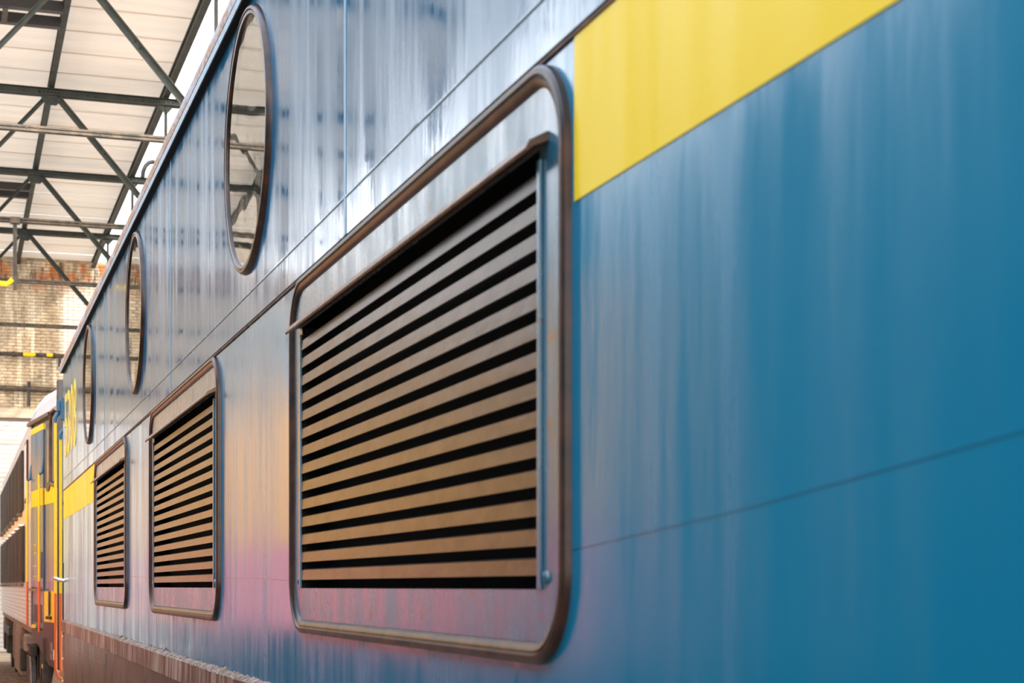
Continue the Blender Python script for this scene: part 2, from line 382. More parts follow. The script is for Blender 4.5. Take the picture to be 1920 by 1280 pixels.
# trusses
def dome(m, c, r, n=(0,-1,0)):
    n = Vector(n); c = Vector(c); a = n.cross(Vector((0,0,1))).normalized(); b = n.cross(a)
    i = len(m.v)
    for q in range(6):
        t = q*PI/3; m.v.append(tuple(c + (a*math.cos(t)+b*math.sin(t))*r))
    m.v.append(tuple(c+n*r*.9))
    for q in range(6): m.f.append((i+q, i+(q+1) % 6, i+6))
HB = 4.79; HT = 6.50
def make_truss(Y, label):
    t = empty('roof_truss', label, 'truss', 'dark steel roof trusses of the shed', loc=(0, Y, 0))
    def bld(m, n, mat='green_steel'): return m.build(n, mat, t)
    m = MB(); x0, x1 = -4.75, 5.75
    for sy in (-1, 1):
        m.box(x0, x1, sy*.012-.004, sy*.012+.004, H(HT)-.045, H(HT)+.045)
        m.box(x0, x1, min(sy*.012, sy*.075), max(sy*.012, sy*.075), H(HT)+.037, H(HT)+.045)
        m.box(x0, x1, min(sy*.012, sy*.075), max(sy*.012, sy*.075), H(HT)-.045, H(HT)-.037)
    for x in [i*.62-4.5 for i in range(16)]:
        for dx in (-.05, .05): dome(m, (x+dx, -.016, H(HT)), .014)
    bld(m, 'top_chord')
    m = MB()
    m.box(x0, x1, -.05, .05, H(HB)-.004, H(HB)+.006); m.box(x0, x1, -.008, .008, H(HB)-.035, H(HB)+.035); m.box(x0, x1, -.05, -.042, H(HB)-.03, H(HB)+.03)
    for x in [i*.75-4.5 for i in range(14)]:
        for dx in (-.06, .06): dome(m, (x+dx, -.05, H(HB)), .016)
    bld(m, 'bottom_chord', 'steel_worn')
    for x in (-4.75, -1.785, 1.185, 4.155):
        for sx in (-1, 1):
            xe = x + sx*1.485
            if xe < -4.76 or xe > 5.7: continue
            m = MB(); wv = .070 if sx > 0 else .050
            a = Vector((x+sx*.08, -.02 if sx > 0 else .02, H(HT)-.07)); b = Vector((xe, -.02 if sx > 0 else .02, H(HB)))
            m.angle(a, b, wv, .008, 1); m.angle(a+Vector((0, .012, 0)), b+Vector((0, .012, 0)), wv, .008, -1)
            d = b-a
            if sx > 0:
                for f in (.38, .42, .9, .94): dome(m, a+d*f+Vector((0, -.01, 0)), .014)
            bld(m, 'diagonal_brace')
        g_ = MB(); z0 = H(HT)
        g_.prism([(x-.13, z0+.03), (x+.13, z0+.03), (x+.13, z0-.10), (x+.06, z0-.17), (x-.07, z0-.17), (x-.13, z0-.10)], -.035, -.022)
        for i, (dx, dz) in enumerate([(-.10, 0), (-.05, 0), (0, 0), (.05, 0), (.10, 0), (-.09, -.07), (.08, -.06), (.05, -.11), (-.05, -.12), (.09, -.01)]): dome(g_, (x+dx, -.035, z0+dz), .014)
        bld(g_, 'gusset_plate')
    for x in (-3.27, -.30, 2.67):
        m = MB(); m.box(x-.022, x+.022, -.010, .010, H(HB), H(HT)); m.box(x-.022, x-.016, -.035, .010, H(HB), H(HT)); bld(m, 'hanger')
        g_ = MB(); z0 = H(HT)
        g_.prism([(x-.12, z0+.03), (x+.12, z0+.03), (x+.12, z0-.03), (x+.03, z0-.14), (x-.03, z0-.14), (x-.12, z0-.03)], -.035, -.022)
        for dx, dz in [(-.09, 0), (-.03, 0), (.03, 0), (.09, 0), (0, -.06), (0, -.11)]: dome(g_, (x+dx, -.035, z0+dz), .013)
        bld(g_, 'gusset_plate')
    return t
for Y, lb in ((18.30, 'nearest dark roof truss, only its lower chord in view above the others'), (22.92, 'roof truss with the largest riveted node, at upper left'),
              (27.45, 'roof truss second from the brick wall, middle of the three V nodes'), (32.05, 'roof truss closest to the brick end wall')):
    make_truss(Y, lb)
# posts of the open left side
for k, (Y, lb) in enumerate(((18.30, 'steel post under the first truss on the open side'), (22.92, 'steel post under the second truss on the open side'), (27.45, 'steel post under the third truss on the open side'), (32.05, 'steel post under the truss by the end wall, open side'))):
    m = MB(); m.box(-4.80, -4.70, Y-.006, Y+.006, 0, H(HB+.02)); m.box(-4.81, -4.80, Y-.06, Y+.06, 0, H(HB+.02)); m.box(-4.70, -4.69, Y-.06, Y+.06, 0, H(HB+.02))
    tag(m.build('steel_post', 'green_steel'), lb, 'post', 'posts on the open side')
# paired trimmer beams left of the node beam
for Y, lb in ((19.70, 'pair of black trimmer beams in the roof at the top left corner'), (28.75, 'pair of black trimmer beams in the roof, farther and lower at left')):
    t = empty('trimmer_beams', lb, 'roof beam', loc=(0, Y, 0))
    for d in (0, .55): MB().box(-.9, 1.14, d-.055, d+.055, H(6.50), H(6.62)).build('trimmer_beam', 'rubber_dark', t)
    for x in (-.6, .52): MB().box(x-.03, x+.03, 0, .55, H(6.49), H(6.52)).build('link_bar', 'steel_worn', t)
# things on the brick wall
t = empty('wall_pipe', 'thin yellow and rust wall pipe across the brickwork', 'pipe', loc=(0, WY-.08, 0))
MB().tube([(-6.5, 0, H(4.73)), (4.5, 0, H(4.70))], .040).build('pipe', 'steel_worn', t, True)
for a, b in ((1.28, 1.52), (1.74, 1.86), (2.25, 2.36)): MB().tube([(a, -.002, H(4.712)), (b, -.002, H(4.712))], .042).build('paint_band', 'yellow_far', t, True)
for x in (1.1, 1.9, 2.7): MB().box(x-.02, x+.02, 0, .09, H(4.66), H(4.77)).build('pipe_clip', 'under', t)
t = empty('wall_pipe', 'thick grey wall pipe with a drop leg, just above the lintel', 'pipe', loc=(0, WY-.10, 0))
MB().tube([(-6.5, 0, H(4.04)), (4.5, 0, H(4.00))], .058).build('pipe', 'steel_worn', t, True)
MB().tube([(1.39, -.02, H(4.16)), (1.39, -.02, H(3.66))], .035).build('drop_leg', 'under', t, True)
t = empty('hanging_rod', 'dark rod hanging from the truss with a yellow pipe at its foot', 'rod', loc=(.72, 22.80, 0))
MB().box(-.025, .025, -.02, .02, H(3.86), H(4.80)).build('rod', 'under', t)
MB().tube([(-1.3, 0, H(3.97)), (-.10, 0, H(3.93)), (-.03, 0, H(3.99))], .035).build('pipe', 'yellow_far', t, True)
MB().box(-.06, .06, -.06, .06, H(4.72), H(4.80)).build('bracket', 'steel_worn', t)

# ------------------------------------------------------------------ rails
for x, lb in ((1.45, 'left rail under the trains'), (2.90, 'right rail under the trains'), (-2.58, 'near rail of the neighbouring track'), (-4.03, 'far rail of the neighbouring track')):
    tag(MB().box(x-.035, x+.035, -8, 34.5, 0, .02).build('rail', 'steel_worn'), lb, 'rail', 'rails of the two tracks')

# ------------------------------------------------------------------ the near locomotive
Y0, Y1 = -3.2, 12.50             # body ends
XB = P + 2.9
loco = empty('diesel_locomotive', 'blue locomotive with yellow stripe, portholes and three louvred side grilles, filling the frame', 'locomotive', loc=(0, 0, 0))
SEAM = .693
GR = [2.893, 5.843, 8.650]; GHW = .915; GZ0, GZ1 = -.104, .686
PH = [4.40, 7.31, 9.98]; PR = .345; PZ = 1.165
# upper side sheet with round openings
def upper_side():
    m = MB(); X = P-.005; hw = .366; z0, z1 = H(SEAM), H(1.532)
    ca, cb = H(PZ)-hw, H(PZ)+hw
    ys = [Y0]
    for c in PH: ys += [c-hw, c+hw]
    ys.append(Y1)
    m.quad((X, Y0, z0), (X, Y1, z0), (X, Y1, ca), (X, Y0, ca))
    if z1 > cb: m.quad((X, Y0, cb), (X, Y1, cb), (X, Y1, z1), (X, Y0, z1))
    for i in range(0, len(ys), 2): m.quad((X, ys[i], ca), (X, ys[i+1], ca), (X, ys[i+1], cb), (X, ys[i], cb))
    for c in PH:
        n = 64; R = PR-.03
        for q in range(n):
            pts = []
            for a in (2*PI*q/n, 2*PI*(q+1)/n):
                cx_, sx_ = math.cos(a), math.sin(a); k = hw/max(abs(cx_), abs(sx_))
                pts.append(((X, c+R*cx_, H(PZ)+R*sx_), (X, c+k*cx_, H(PZ)+k*sx_)))
            m.quad(pts[0][0], pts[0][1], pts[1][1], pts[1][0])
    # lower lip edge
    m.quad((X, Y0, z0), (X, Y1, z0), (P+.012, Y1, z0), (P+.012, Y0, z0))
    m.quad((X, Y1, z0), (X, Y1, z1), (P+.03, Y1, z1), (P+.03, Y1, z0))
    return m
upper_side().build('upper_side_sheet', 'blue_upper', loco)
def lower_side():
    m = MB(); X = P; zb, zt = H(-.262), H(SEAM)
    ga, gb = H(GZ0+.038), H(GZ1-.038); hw = GHW-.038
    m.quad((X, Y0, zb), (X, Y1, zb), (X, Y1, ga), (X, Y0, ga)); m.quad((X, Y0, gb), (X, Y1, gb), (X, Y1, zt), (X, Y0, zt))
    ys = [Y0]
    for c in GR: ys += [c-hw, c+hw]
    ys.append(Y1)
    for i in range(0, len(ys), 2): m.quad((X, ys[i], ga), (X, ys[i+1], ga), (X, ys[i+1], gb), (X, ys[i], gb))
    m.quad((X, Y1, zb), (X, Y1, zt), (P+.03, Y1, zt), (P+.03, Y1, zb))
    return m
lower_side().build('lower_side_sheet', 'blue', loco)
MB().box(P-.0035, P+.004, Y0, Y1-.01, H(SEAM)-.007, H(SEAM)+.002).build('sheet_joint', 'rust_line', loco)
# yellow stripe, in two lengths (it stops at the grilles)
MB().box(P-.0015, P+.001, Y0, GR[0]-GHW-.012, H(.480), H(SEAM)-.007).build('yellow_stripe', 'yellow', loco)
MB().box(P-.0015, P+.001, GR[2]+GHW-.012, Y1, H(.480), H(SEAM)-.007).build('yellow_stripe', 'yellow', loco)
# weld seam (horizontal) and vertical sheet joints
MB().prism([(P-.0052, H(.765)), (P-.0068, H(.7665)), (P-.0068, H(.770)), (P-.0052, H(.7715))], Y0, Y1).build('weld_seam', 'rust_line' if False else 'blue', loco)
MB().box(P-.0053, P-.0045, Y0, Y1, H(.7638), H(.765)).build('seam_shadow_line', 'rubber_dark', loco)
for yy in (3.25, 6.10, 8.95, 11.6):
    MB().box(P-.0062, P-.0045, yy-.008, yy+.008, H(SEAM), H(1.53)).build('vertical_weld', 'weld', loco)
# long thin crack line in the paint of the lower side
for pts, wd in (([(.2, .145), (1.0, .115), (1.5, .075), (1.98, .045)], .0008), ([(3.82, .012), (4.2, .020), (4.7, .022), (4.92, .026)], .0016), ([(6.78, .030), (7.2, .040), (7.73, .045)], .0018)):
    m = MB()
    for (a, ha), (b, hb) in zip(pts, pts[1:]): m.bar((P-.0001, a, H(ha)), (P-.0001, b, H(hb)), .0006, wd, up=(0, 0, 1))
    m.build('paint_crack', 'crack', loco)

# grilles
def rr_frame(m, c, hw, z0, z1, r, prof, seg=10):
    """sweep prof [(inset, x)] round a rounded rectangle in the side plane"""
    rings = []
    for inset, x in prof:
        pts = []
        for cy, cz, a0 in ((c+hw-r, z1-r, 0), (c-hw+r, z1-r, 90), (c-hw+r, z0+r, 180), (c+hw-r, z0+r, 270)):
            for q in range(seg+1):
                a = math.radians(a0+90*q/seg); pts.append((x, cy+(r-inset)*math.cos(a), cz+(r-inset)*math.sin(a)))
        i = len(m.v); m.v += pts; rings.append((i, len(pts)))
    for (i, n), (j, _) in zip(rings, rings[1:]):
        m.f += [(i+q, i+(q+1) % n, j+(q+1) % n, j+q) for q in range(n)]
    return m
FR = [(0, P+.002), (.001, P-.009), (.005, P-.013), (.012, P-.0135), (.0145, P-.0095), (.016, P-.0090), (.018, P-.0112), (.025, P-.009), (.029, P-.005), (.0305, P+.004)]
PITCH = .0392; LHW = .802
def make_grille(c, first=None):
    # plate with a rectangular opening
    m = MB(); X = P-.003
    ya, yb, za, zb = c-LHW, c+LHW, H(-.004), H(.575)
    fa, fb, ga, gb = c-GHW+.03, c+GHW-.03, H(GZ0+.03), H(GZ1-.03)
    k = .05
    oc = [(fa+k, ga), (fb-k, ga), (fb, ga+k), (fb, gb-k), (fb-k, gb), (fa+k, gb), (fa, gb-k), (fa, ga+k)]
    m.quad((X, fa, za), (X, fa, zb), (X, ya, zb), (X, ya, za)); m.quad((X, yb, za), (X, yb, zb), (X, fb, zb), (X, fb, za))
    m.quad((X, fa+k, gb), (X, fb-k, gb), (X, fb, gb-k), (X, fb, zb), (X, fa, zb), (X, fa, gb-k))
    m.quad((X, fa+k, ga), (X, fa, ga+k), (X, fa, za), (X, fb, za), (X, fb, ga+k), (X, fb-k, ga))
    # returns into the opening
    g_ = m.build('louvre_grille', 'grille_plate', loco)
    rr_frame(MB(), c, GHW, H(GZ0), H(GZ1), .125, FR).build('rubber_frame', 'rubber', g_, True)
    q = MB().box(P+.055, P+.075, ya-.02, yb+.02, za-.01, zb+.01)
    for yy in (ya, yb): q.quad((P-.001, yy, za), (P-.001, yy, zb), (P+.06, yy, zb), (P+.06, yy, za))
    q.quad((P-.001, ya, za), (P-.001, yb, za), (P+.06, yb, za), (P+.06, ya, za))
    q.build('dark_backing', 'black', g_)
    # hood over the slats
    MB().prism([(P-.004, H(.592)), (P-.030, H(.578)), (P-.036, H(.566)), (P-.033, H(.562)), (P-.024, H(.570)), (P+.0, H(.580))], c-LHW-.035, c+LHW+.035).build('rain_hood', 'hood', g_, bevel=.001)
    # upright edge strips
    for yy, s in ((ya, -1), (yb, 1)):
        MB().prism([(P-.0035, za), (P-.008, za), (P-.008, H(.56)), (P-.0035, H(.56))], min(yy, yy+s*.012), max(yy, yy+s*.012)).build('edge_strip', 'grille_plate', g_, bevel=.001)
    for yy in (ya-.028, yb+.028): MB().lathe_x((P-.003, yy, H(.012)), [(.010, 0), (.008, -.004), (.001, -.006)], 12, False).build('bolt', 'grille_plate', g_)
    return g_
m, n, l, b, o = newmat('grille_plate_paint')
f = noise(n, l, (1, 4, 1.2), 3, 5, .6, 31); f2 = noise(n, l, (1, 6, 6), 4, 4, .6, 33)
cc = ramp(n, l, f, [(.35, (.02, .11, .165)), (.65, (.12, .20, .24))])
cc = mix(n, l, ramp(n, l, f2, [(.60, 0.0), (.70, .8)]), cc, (.16, .08, .045))
l.new(cc, b.inputs['Base Color']); l.new(ramp(n, l, f, [(.3, .16), (.7, .36)]), b.inputs['Roughness']); b.inputs['IOR'].default_value = 1.7
bump(n, l, b, f, .3, .003)
M['grille_plate'] = m
SL = []
sp = [(.0095, .0135), (.0085, .0120), (-.0055, .0120), (-.0068, .0150), (.0045, .0375), (.032, .052), (.032, .0505), (.0062, .0365), (-.0045, .0150)]
slat0 = None
for c in GR:
    g_ = make_grille(c)
    for k in range(14):
        if slat0 is None:
            slat0 = MB().prism([(x, z_) for x, z_ in [(-.0056, .0145), (-.0040, .0360), (.0015, .0385), (.0140, .0370), (.0140, .0355), (.0018, .0368), (-.0030, .0350), (-.0030, .0145)]], -LHW, LHW).build('slat', 'slat', g_)
            slat0.location = (P, c, H(k*PITCH))
        else: share(slat0, 'slat', (P, c, H(k*PITCH)), g_)
# portholes
for c in PH:
    ring = MB().lathe_x((P, c, H(PZ)), [(PR, -.004), (PR-.002, -.014), (PR-.007, -.020), (PR-.013, -.021), (PR-.015, -.016), (PR-.017, -.019), (PR-.024, -.018), (PR-.027, -.010), (PR-.028, .010), (PR-.02, .010)], 72).build('porthole', 'rubber', loco, True)
    pm = MB(); n = 64
    for x in (P-.013, P-.007): pm.disc_x((x, c, H(PZ)), PR-.026, n)
    for q in range(n): pm.f.append((q, (q+1) % n, n+(q+1) % n, n+q))
    pm.build('pane', 'glass', ring)
# gutter and roof
MB().prism([(P-.005, H(1.532)), (P-.027, H(1.532)), (P-.027, H(1.546)), (P-.005, H(1.546))], Y0, Y1).build('gutter_seal', 'black', loco)
MB().prism([(P-.0275, H(1.531)), (P-.0305, H(1.548)), (P-.020, H(1.548)), (P-.020, H(1.533))], Y0, Y1).build('gutter_lip', 'lip_blue', loco)
MB().prism([(P-.027, H(1.5475)), (P-.031, H(1.552)), (P-.032, H(1.575)), (P-.027, H(1.596)), (P-.012, H(1.612)), (P+.01, H(1.60)), (P+.01, H(1.5475))], Y0, Y1+.03).build('gutter', 'gutter', loco, True)
rp = [(P-.02, H(1.60)), (P+.03, H(1.68)), (P+.16, H(1.83)), (P+.45, H(2.02)), (P+.95, H(2.16)), (P+1.45, H(2.20))]
rp = rp + [(2*(P+1.45)-x, z_) for x, z_ in rp[::-1][1:]]
MB().prism(rp + [(XB, H(1.50)), (P+.01, H(1.50))], Y0, Y1).build('roof', 'white_roof', loco, True)
MB().tube([(P+.008+.04*math.cos(a), 6.80, H(1.625)+.065*math.sin(a)) for a in [i*PI/8 for i in range(9)]], .008).build('lifting_ring', 'under', loco, True)
MB().box(P-.04, P-.02, Y1-.02, Y1+.04, H(1.585), H(1.64)).build('gutter_clip', 'under', loco)
# dark inside, far side and ends
m = MB(); m.box(P+.08, XB-.05, Y0+.05, Y1-.05, H(-.2), H(1.5)); m.build('interior_lining', 'black', loco)
m = MB(); m.quad((XB, Y0, H(-.26)), (XB, Y1, H(-.26)), (XB, Y1, H(1.53)), (XB, Y0, H(1.53)))
for yy in (Y0, Y1): m.quad((P+.03, yy, H(-.32)), (XB, yy, H(-.32)), (XB, yy, H(1.6)), (P+.03, yy, H(1.6)))
m.build('body_shell', 'blue', loco)
# sill band, crust on it and the skirt
MB().prism([(P-.001, H(-.240)), (P-.020, H(-.248)), (P-.022, H(-.322)), (P-.001, H(-.328))], Y0, Y1+.005).build('sill_band', 'sill_band', loco, bevel=.002)
m = MB(); rnd = random.Random(3); y = 3.3
prev = None
while y < 12.3:
    a_ = (.45+.55*math.sin(y*2.1+.6)**2)*(1.0 if y < 8.5 else .4)
    w_ = rnd.uniform(.0, .006)*a_; hh = (rnd.uniform(.0, .006)+(rnd.uniform(0, .012) if rnd.random() < .25 else 0))*a_
    cur = [(P-.0005, y, H(-.2425)), (P-.0005, y, H(-.2395)+hh), (P-.0025-w_*.4, y, H(-.2405)+hh*.7), (P-.010-w_, y, H(-.2425)+hh*.3), (P-.0205-w_*.4, y, H(-.2485)-rnd.uniform(0, .006)*a_), (P-.018, y, H(-.249))]
    if prev is not None:
        i = len(m.v); m.v += prev+cur
        for k in range(6): m.f.append((i+k, i+(k+1) % 6, i+6+(k+1) % 6, i+6+k))
    prev = cur; y += rnd.uniform(.006, .028)
m.build('dirt_crust', 'crust', loco)
MB().box(P-.006, P+.06, Y0, Y1-.10, H(-1.02), H(-.325)).build('skirt_panel', 'brown_skirt', loco)
MB().box(P-.010, P+.05, Y1-.10, Y1, H(-1.02), H(-.328)).build('corner_strip', 'box_tan', loco)
for hh in (-.36, -.52, -.68, -.84): MB().lathe_x((P-.010, Y1-.05, H(hh)), [(.010, 0), (.007, -.005), (.001, -.007)], 10, False).build('screw', 'chrome', loco)
for yy in (3.2, 6.0, 8.83): MB().box(P-.010, P-.004, yy-.012, yy+.012, H(-1.02), H(-.345)).build('skirt_strap', 'brown_skirt', loco)
MB().box(P-.0085, P-.004, 8.9, 11.6, H(-.415), H(-.405)).build('skirt_strap', 'brown_skirt', loco)
for yy in (1.0, 3.4, 8.2, 10.6):
    MB().lathe_x((P+.55, yy, .44), [(.38, .0), (.38, .12), (.41, .13), (.41, .15), (.02, .15), (.02, 0)], 32).build('wheel', 'under', loco, True)
# running number (yellow digits)
def text_mesh(body, name, mat, parent, y_left, z0, height, width, X):
    cu = bpy.data.curves.new('t', 'FONT'); cu.body = body; cu.size = 1; cu.extrude = .001
    to = bpy.data.objects.new('t', cu); col.objects.link(to)
    bpy.context.view_layer.update()
    me = bpy.data.meshes.new_from_object(to.evaluated_get(bpy.context.evaluated_depsgraph_get()))
    bpy.data.objects.remove(to)
    xs_ = [v.co.x for v in me.vertices]; ys_ = [v.co.y for v in me.vertices]
    sx = width/(max(xs_)-min(xs_)); sy = height/(max(ys_)-min(ys_)); mx, my = min(xs_), min(ys_)
    for v in me.vertices: v.co = Vector((X - v.co.z, y_left-(v.co.x-mx)*sx, z0+(v.co.y-my)*sy))
    me.materials.clear(); me.materials.append(M[mat])
    o = bpy.data.objects.new(name, me); col.objects.link(o); o.parent = parent
    return o
yl = 12.28
for i, ch in enumerate('5308'): text_mesh(ch, 'number', 'yellow_far', loco, yl-i*.31, H(.905), .44, .235, P-.0062)
# handrails at the far end of the locomotive
def hook(x, y, z0, z1, r, drop=.0):
    return [(P+.02, y, z1+.02)] + [(x+.05-.05*math.sin(a), y, z1-.03+.05*math.cos(a)) for a in [i*PI/12 for i in range(7)]] + [(x, y, z0)]
HR = [(P-.052, 12.62, .078), (P-.007, 12.78, -.03)]
for (x, y, dz) in HR:
    top = H(1.17)+dz
    h_ = MB().tube([(x, y, top-.04), (x, y, H(-.05))], .010).build('handrail', 'yellow_far', loco, True)
    MB().tube([(x, y, H(-.05)), (x, y, H(-.60)), (x+.02, y, H(-.66)), (x+.07, y, H(-.69))], .0105).build('lower_handrail', 'rail_red_bounce', h_, True)  # same yellow tube, its red bounce light painted on this length
    MB().tube([(x, y, top-.06)] + [(x+.05-.05*math.cos(a), y, top-.04+.06*math.sin(a)) for a in [i*PI/12 for i in range(7)]] + [(P+.06, y, top+.02)], .016).build('rail_elbow', 'blue_bracket', h_, True)
    MB().tube([(x+.045, y, H(-.675)), (x+.08, y, H(-.685))], .013).build('rail_tip', 'yellow_far', h_, True)
MB().tube([(P-.06, 12.62, H(.06)), (P-.02, 12.60, H(.045)), (P+.06, 12.6, H(.035))], .014).build('rail_clamp', 'chrome', loco, True)
m = MB(); m.box(P-.022, P+.03, 12.52, 12.60, H(1.20), H(1.36)); m.box(P-.05, P-.02, 12.53, 12.58, H(1.26), H(1.34)); m.build('blue_bracket', 'blue_bracket', loco, bevel=.006)
MB().box(P-.002, P+.07, 12.50, 12.535, H(.17), H(.79)).build('end_corner_plate', 'yellow_far', loco)
MB().lathe_x((P-.003, 12.518, H(.60)), [(.012, 0), (.009, -.004), (.001, -.005)], 12, False).build('plate_hole', 'black', loco)

# ------------------------------------------------------------------ the second locomotive (tapered cab seen past the first)
l2 = empty('electric_locomotive', 'second blue locomotive with tapered cab, yellow lower panel, standing behind the first', 'locomotive', loc=(0, 0, 0))
NX, NY = .900, 16.39; FX, FY = .733, 17.88
dv = Vector((FX-NX, FY-NY, 0)); DL = dv.length; dv.normalize(); nv = Vector((-dv.y, dv.x, 0))   # outward (towards -X)
def SP(u, h, off=0): p = Vector((NX, NY, 0)) + dv*u + nv*off; return (p.x, p.y, H(h))
def uof(px):     # distance back along the cab side for a bearing measured in the photograph
    t = (px-960)/3150; A = C_ - t*S_; B = t*C_ + S_
    # X*A = Y*B
    return (NX*A - NY*B)/(-(dv.x*A) + dv.y*B)
def slab(u0, u1, h0, h1, o0, o1):
    m = MB(); i = 0
    vs = [SP(u, h, o) for u in (u0, u1) for h in (h0, h1) for o in (o0, o1)]
    m.v = vs; m.f = [(0,1,3,2),(4,6,7,5),(0,4,5,1),(2,3,7,6),(0,2,6,4),(1,5,7,3)]; return m
U = {k: uof(k) for k in (60, 62, 83, 86, 88, 95, 97, 98, 100, 104)}
# cab body (with the doorway and window cut as separate recessed leaves)
def outl(h): return [(NX, NY, H(h)), (FX, FY, H(h)), (3.45, FY, H(h)), (3.28, NY, H(h))]
m = MB(); a = outl(-.42); b_ = outl(1.64); m.quad(*a); m.quad(*b_)
for k in range(4): m.quad(a[k], a[(k+1) % 4], b_[(k+1) % 4], b_[k])
m.build('cab_body', 'blue_far', l2)
slab(0, DL, .80, .965, 0, .004).build('yellow_stripe', 'yellow_far', l2)
slab(U[83]-.01, U[62], -.01, 1.60, .002, .016).build('cab_door', 'blue_far', l2, bevel=.004)
slab(U[83]-.01, U[62], .80, .965, .0, .019).build('yellow_stripe', 'yellow_far', l2)
slab(U[62]-.02, DL, -.40, 1.64, 0, .012).build('door_edge_gap', 'teal', l2)
slab(U[83]-.03, U[83]-.012, -.2, 1.60, 0, .010).build('door_edge_gap', 'teal', l2)
slab(U[83]-.05, U[62]+.04, 1.54, 1.60, .0, .020).build('yellow_lintel', 'yellow_far', l2)
# tall rounded side window
def rr_win(u0, u1, h0, h1, r, o0, o1, name, mat, parent):
    m = MB(); pts = []
    for cu, ch, a0 in ((u1-r, h1-r, 0), (u0+r, h1-r, 90), (u0+r, h0+r, 180), (u1-r, h0+r, 270)):
        for q in range(7):
            a = math.radians(a0+15*q); pts.append((cu+r*math.cos(a), ch+r*math.sin(a)))
    n = len(pts); m.v = [SP(u, h, o0) for u, h in pts] + [SP(u, h, o1) for u, h in pts]
    m.f = [tuple(range(n)), tuple(range(n, 2*n))] + [(q, (q+1) % n, n+(q+1) % n, n+q) for q in range(n)]
    return m.build(name, mat, parent)
wu0, wu1 = U[97]+.02, U[86]-.02
fr = rr_win(wu0, wu1, .92, 1.60-.02, .13, 0, .014, 'side_window', 'teal', l2)
rr_win(wu0+.03, wu1-.07, .97, 1.53, .08, .012, .016, 'pane', 'pane_pale', fr) if 'pane_pale' in M else rr_win(wu0+.05, wu1-.14, 1.0, 1.53, .06, .012, .016, 'pane', 'pale_pane', fr)
# windscreen wrapped round the corner: brown rubber frame
wf = MB().tube([SP(0.0, 1.68, .01), SP(U[100]+.01, 1.665, .012), SP(U[98]-.01, 1.60, .012), SP(U[98], 1.50, .012), SP(U[98], 1.05, .012), SP(U[98]-.02, .98, .012), SP(0, .95, .012)], .022).build('windscreen', 'rubber', l2, True)
slab(.0, U[98]-.02, 1.0, 1.62, .0, .006).build('pane', 'pale_pane', wf)
MB().box(NX+.02, 3.2, NY-.02, NY, H(.98), H(1.62)).build('pane', 'shutter', wf)
# black post on the front and yellow front bands
MB().box(.862, .93, NY-.74, NY-.63, H(-.6), H(.90)).build('jumper_cable_duct', 'rubber_dark', l2, bevel=.01)
MB().box(.858, .94, NY-.74, NY-.62, H(.88), H(1.86)).build('black_exhaust_post', 'rubber_dark', l2, bevel=.01)
MB().box(NX, 3.28, NY-.012, NY, H(-.36), H(-.05)).build('yellow_buffer_panel', 'yellow_far', l2)
MB().box(NX, 3.28, NY-.010, NY, H(.55), H(.93)).build('yellow_front_band', 'yellow_far', l2)
# lower side panel: yellow with lever
yp = slab(0, U[83]-.03, -.345, -.048, .0, .008).build('yellow_side_panel', 'yellow_far', l2)
lv = uof(95)
slab(lv-.05, lv+.06, -.26, -.06, .006, .012).build('lever_recess', 'hood', yp)
MB().tube([SP(lv-.04, -.05, .02), SP(lv-.09, -.12, .03), SP(lv-.10, -.28, .03)], .010).build('lever', 'under', yp, True)
MB().tube([SP(lv-.13, -.30, .02), SP(lv+.03, -.30, .03)], .016).build('lever_foot', 'under', yp, True)
slab(lv+.0, lv+.08, -.28, -.21, .010, .015).build('white_tag', 'white_label', yp)
MB().tube([SP(lv+.01, -.20, .008), SP(lv+.01, -.20, .016)], .028, 14).build('black_knob', 'black', yp, True)
# door step recess
slab(U[83], U[62], -.045, -.022, .0, .05).build('door_ledge', 'box_tan', l2)
sr = slab(U[83], U[62], -.40, -.045, .004, .008).build('step_panel', 'car_red_far' if 'car_red_far' in M else 'blue_far', l2)
slab(U[83]+.10, U[62]-.10, -.36, -.18, .006, .011).build('step_hole', 'teal', sr)
slab(U[62]-.22, U[62]-.01, -.42, -.385, .006, .018).build('yellow_step_edge', 'yellow_far', sr)
# skirt that deepens towards the nose
m = MB(); pr = [(0, -.345), (U[83]-.03, -.345), (U[83], -.43), (DL, -.43), (DL, -.47), (.42, -.76), (.0, -.78)]
n = len(pr); m.v = [SP(u, h, -.01) for u, h in pr] + [SP(u, h, .010) for u, h in pr]; m.f = [tuple(range(n)), tuple(range(n, 2*n))] + [(q, (q+1) % n, n+(q+1) % n, n+q) for q in range(n)]
sk = m.build('nose_skirt', 'skirt2', l2)
for k, (u0, u1, h0, h1, mt) in enumerate(((.06, .14, -.70, -.60, 'white_label'), (.02, .08, -.46, -.36, 'white_label'), (.20, .30, -.70, -.64, 'box_tan'), (.20, .30, -.62, -.54, 'box_tan'))):
    slab(u0, u1, h0, h1, .010, .014).build('data_label', mt, sk)
MB().box(NX+.03, 3.25, NY-.004, NY+.02, H(-.78), H(-.36)).build('front_valance', 'skirt2', l2)
# handrails by the door
for px, ha, hb in ((83, 1.10, -.45), (60.5, 1.08, -.40)):
    u = min(uof(px), DL+.03)
    h_ = MB().tube([SP(u, ha, .05), SP(u, .05, .05)], .011).build('handrail', 'yellow_far', l2, True)
    MB().tube([SP(u, .05, .05), SP(u, hb, .05)], .0115).build('lower_handrail', 'rail_red_bounce', h_, True)
    MB().tube([SP(u, ha, .05), SP(u, ha+.02, .02), SP(u, ha+.16, .005)], .014).build('rail_elbow', 'blue_bracket', h_, True)
slab(U[83]+.01, U[83]+.09, -.02+.1, .34, .016, .022).build('door_handle_recess', 'teal', l2)
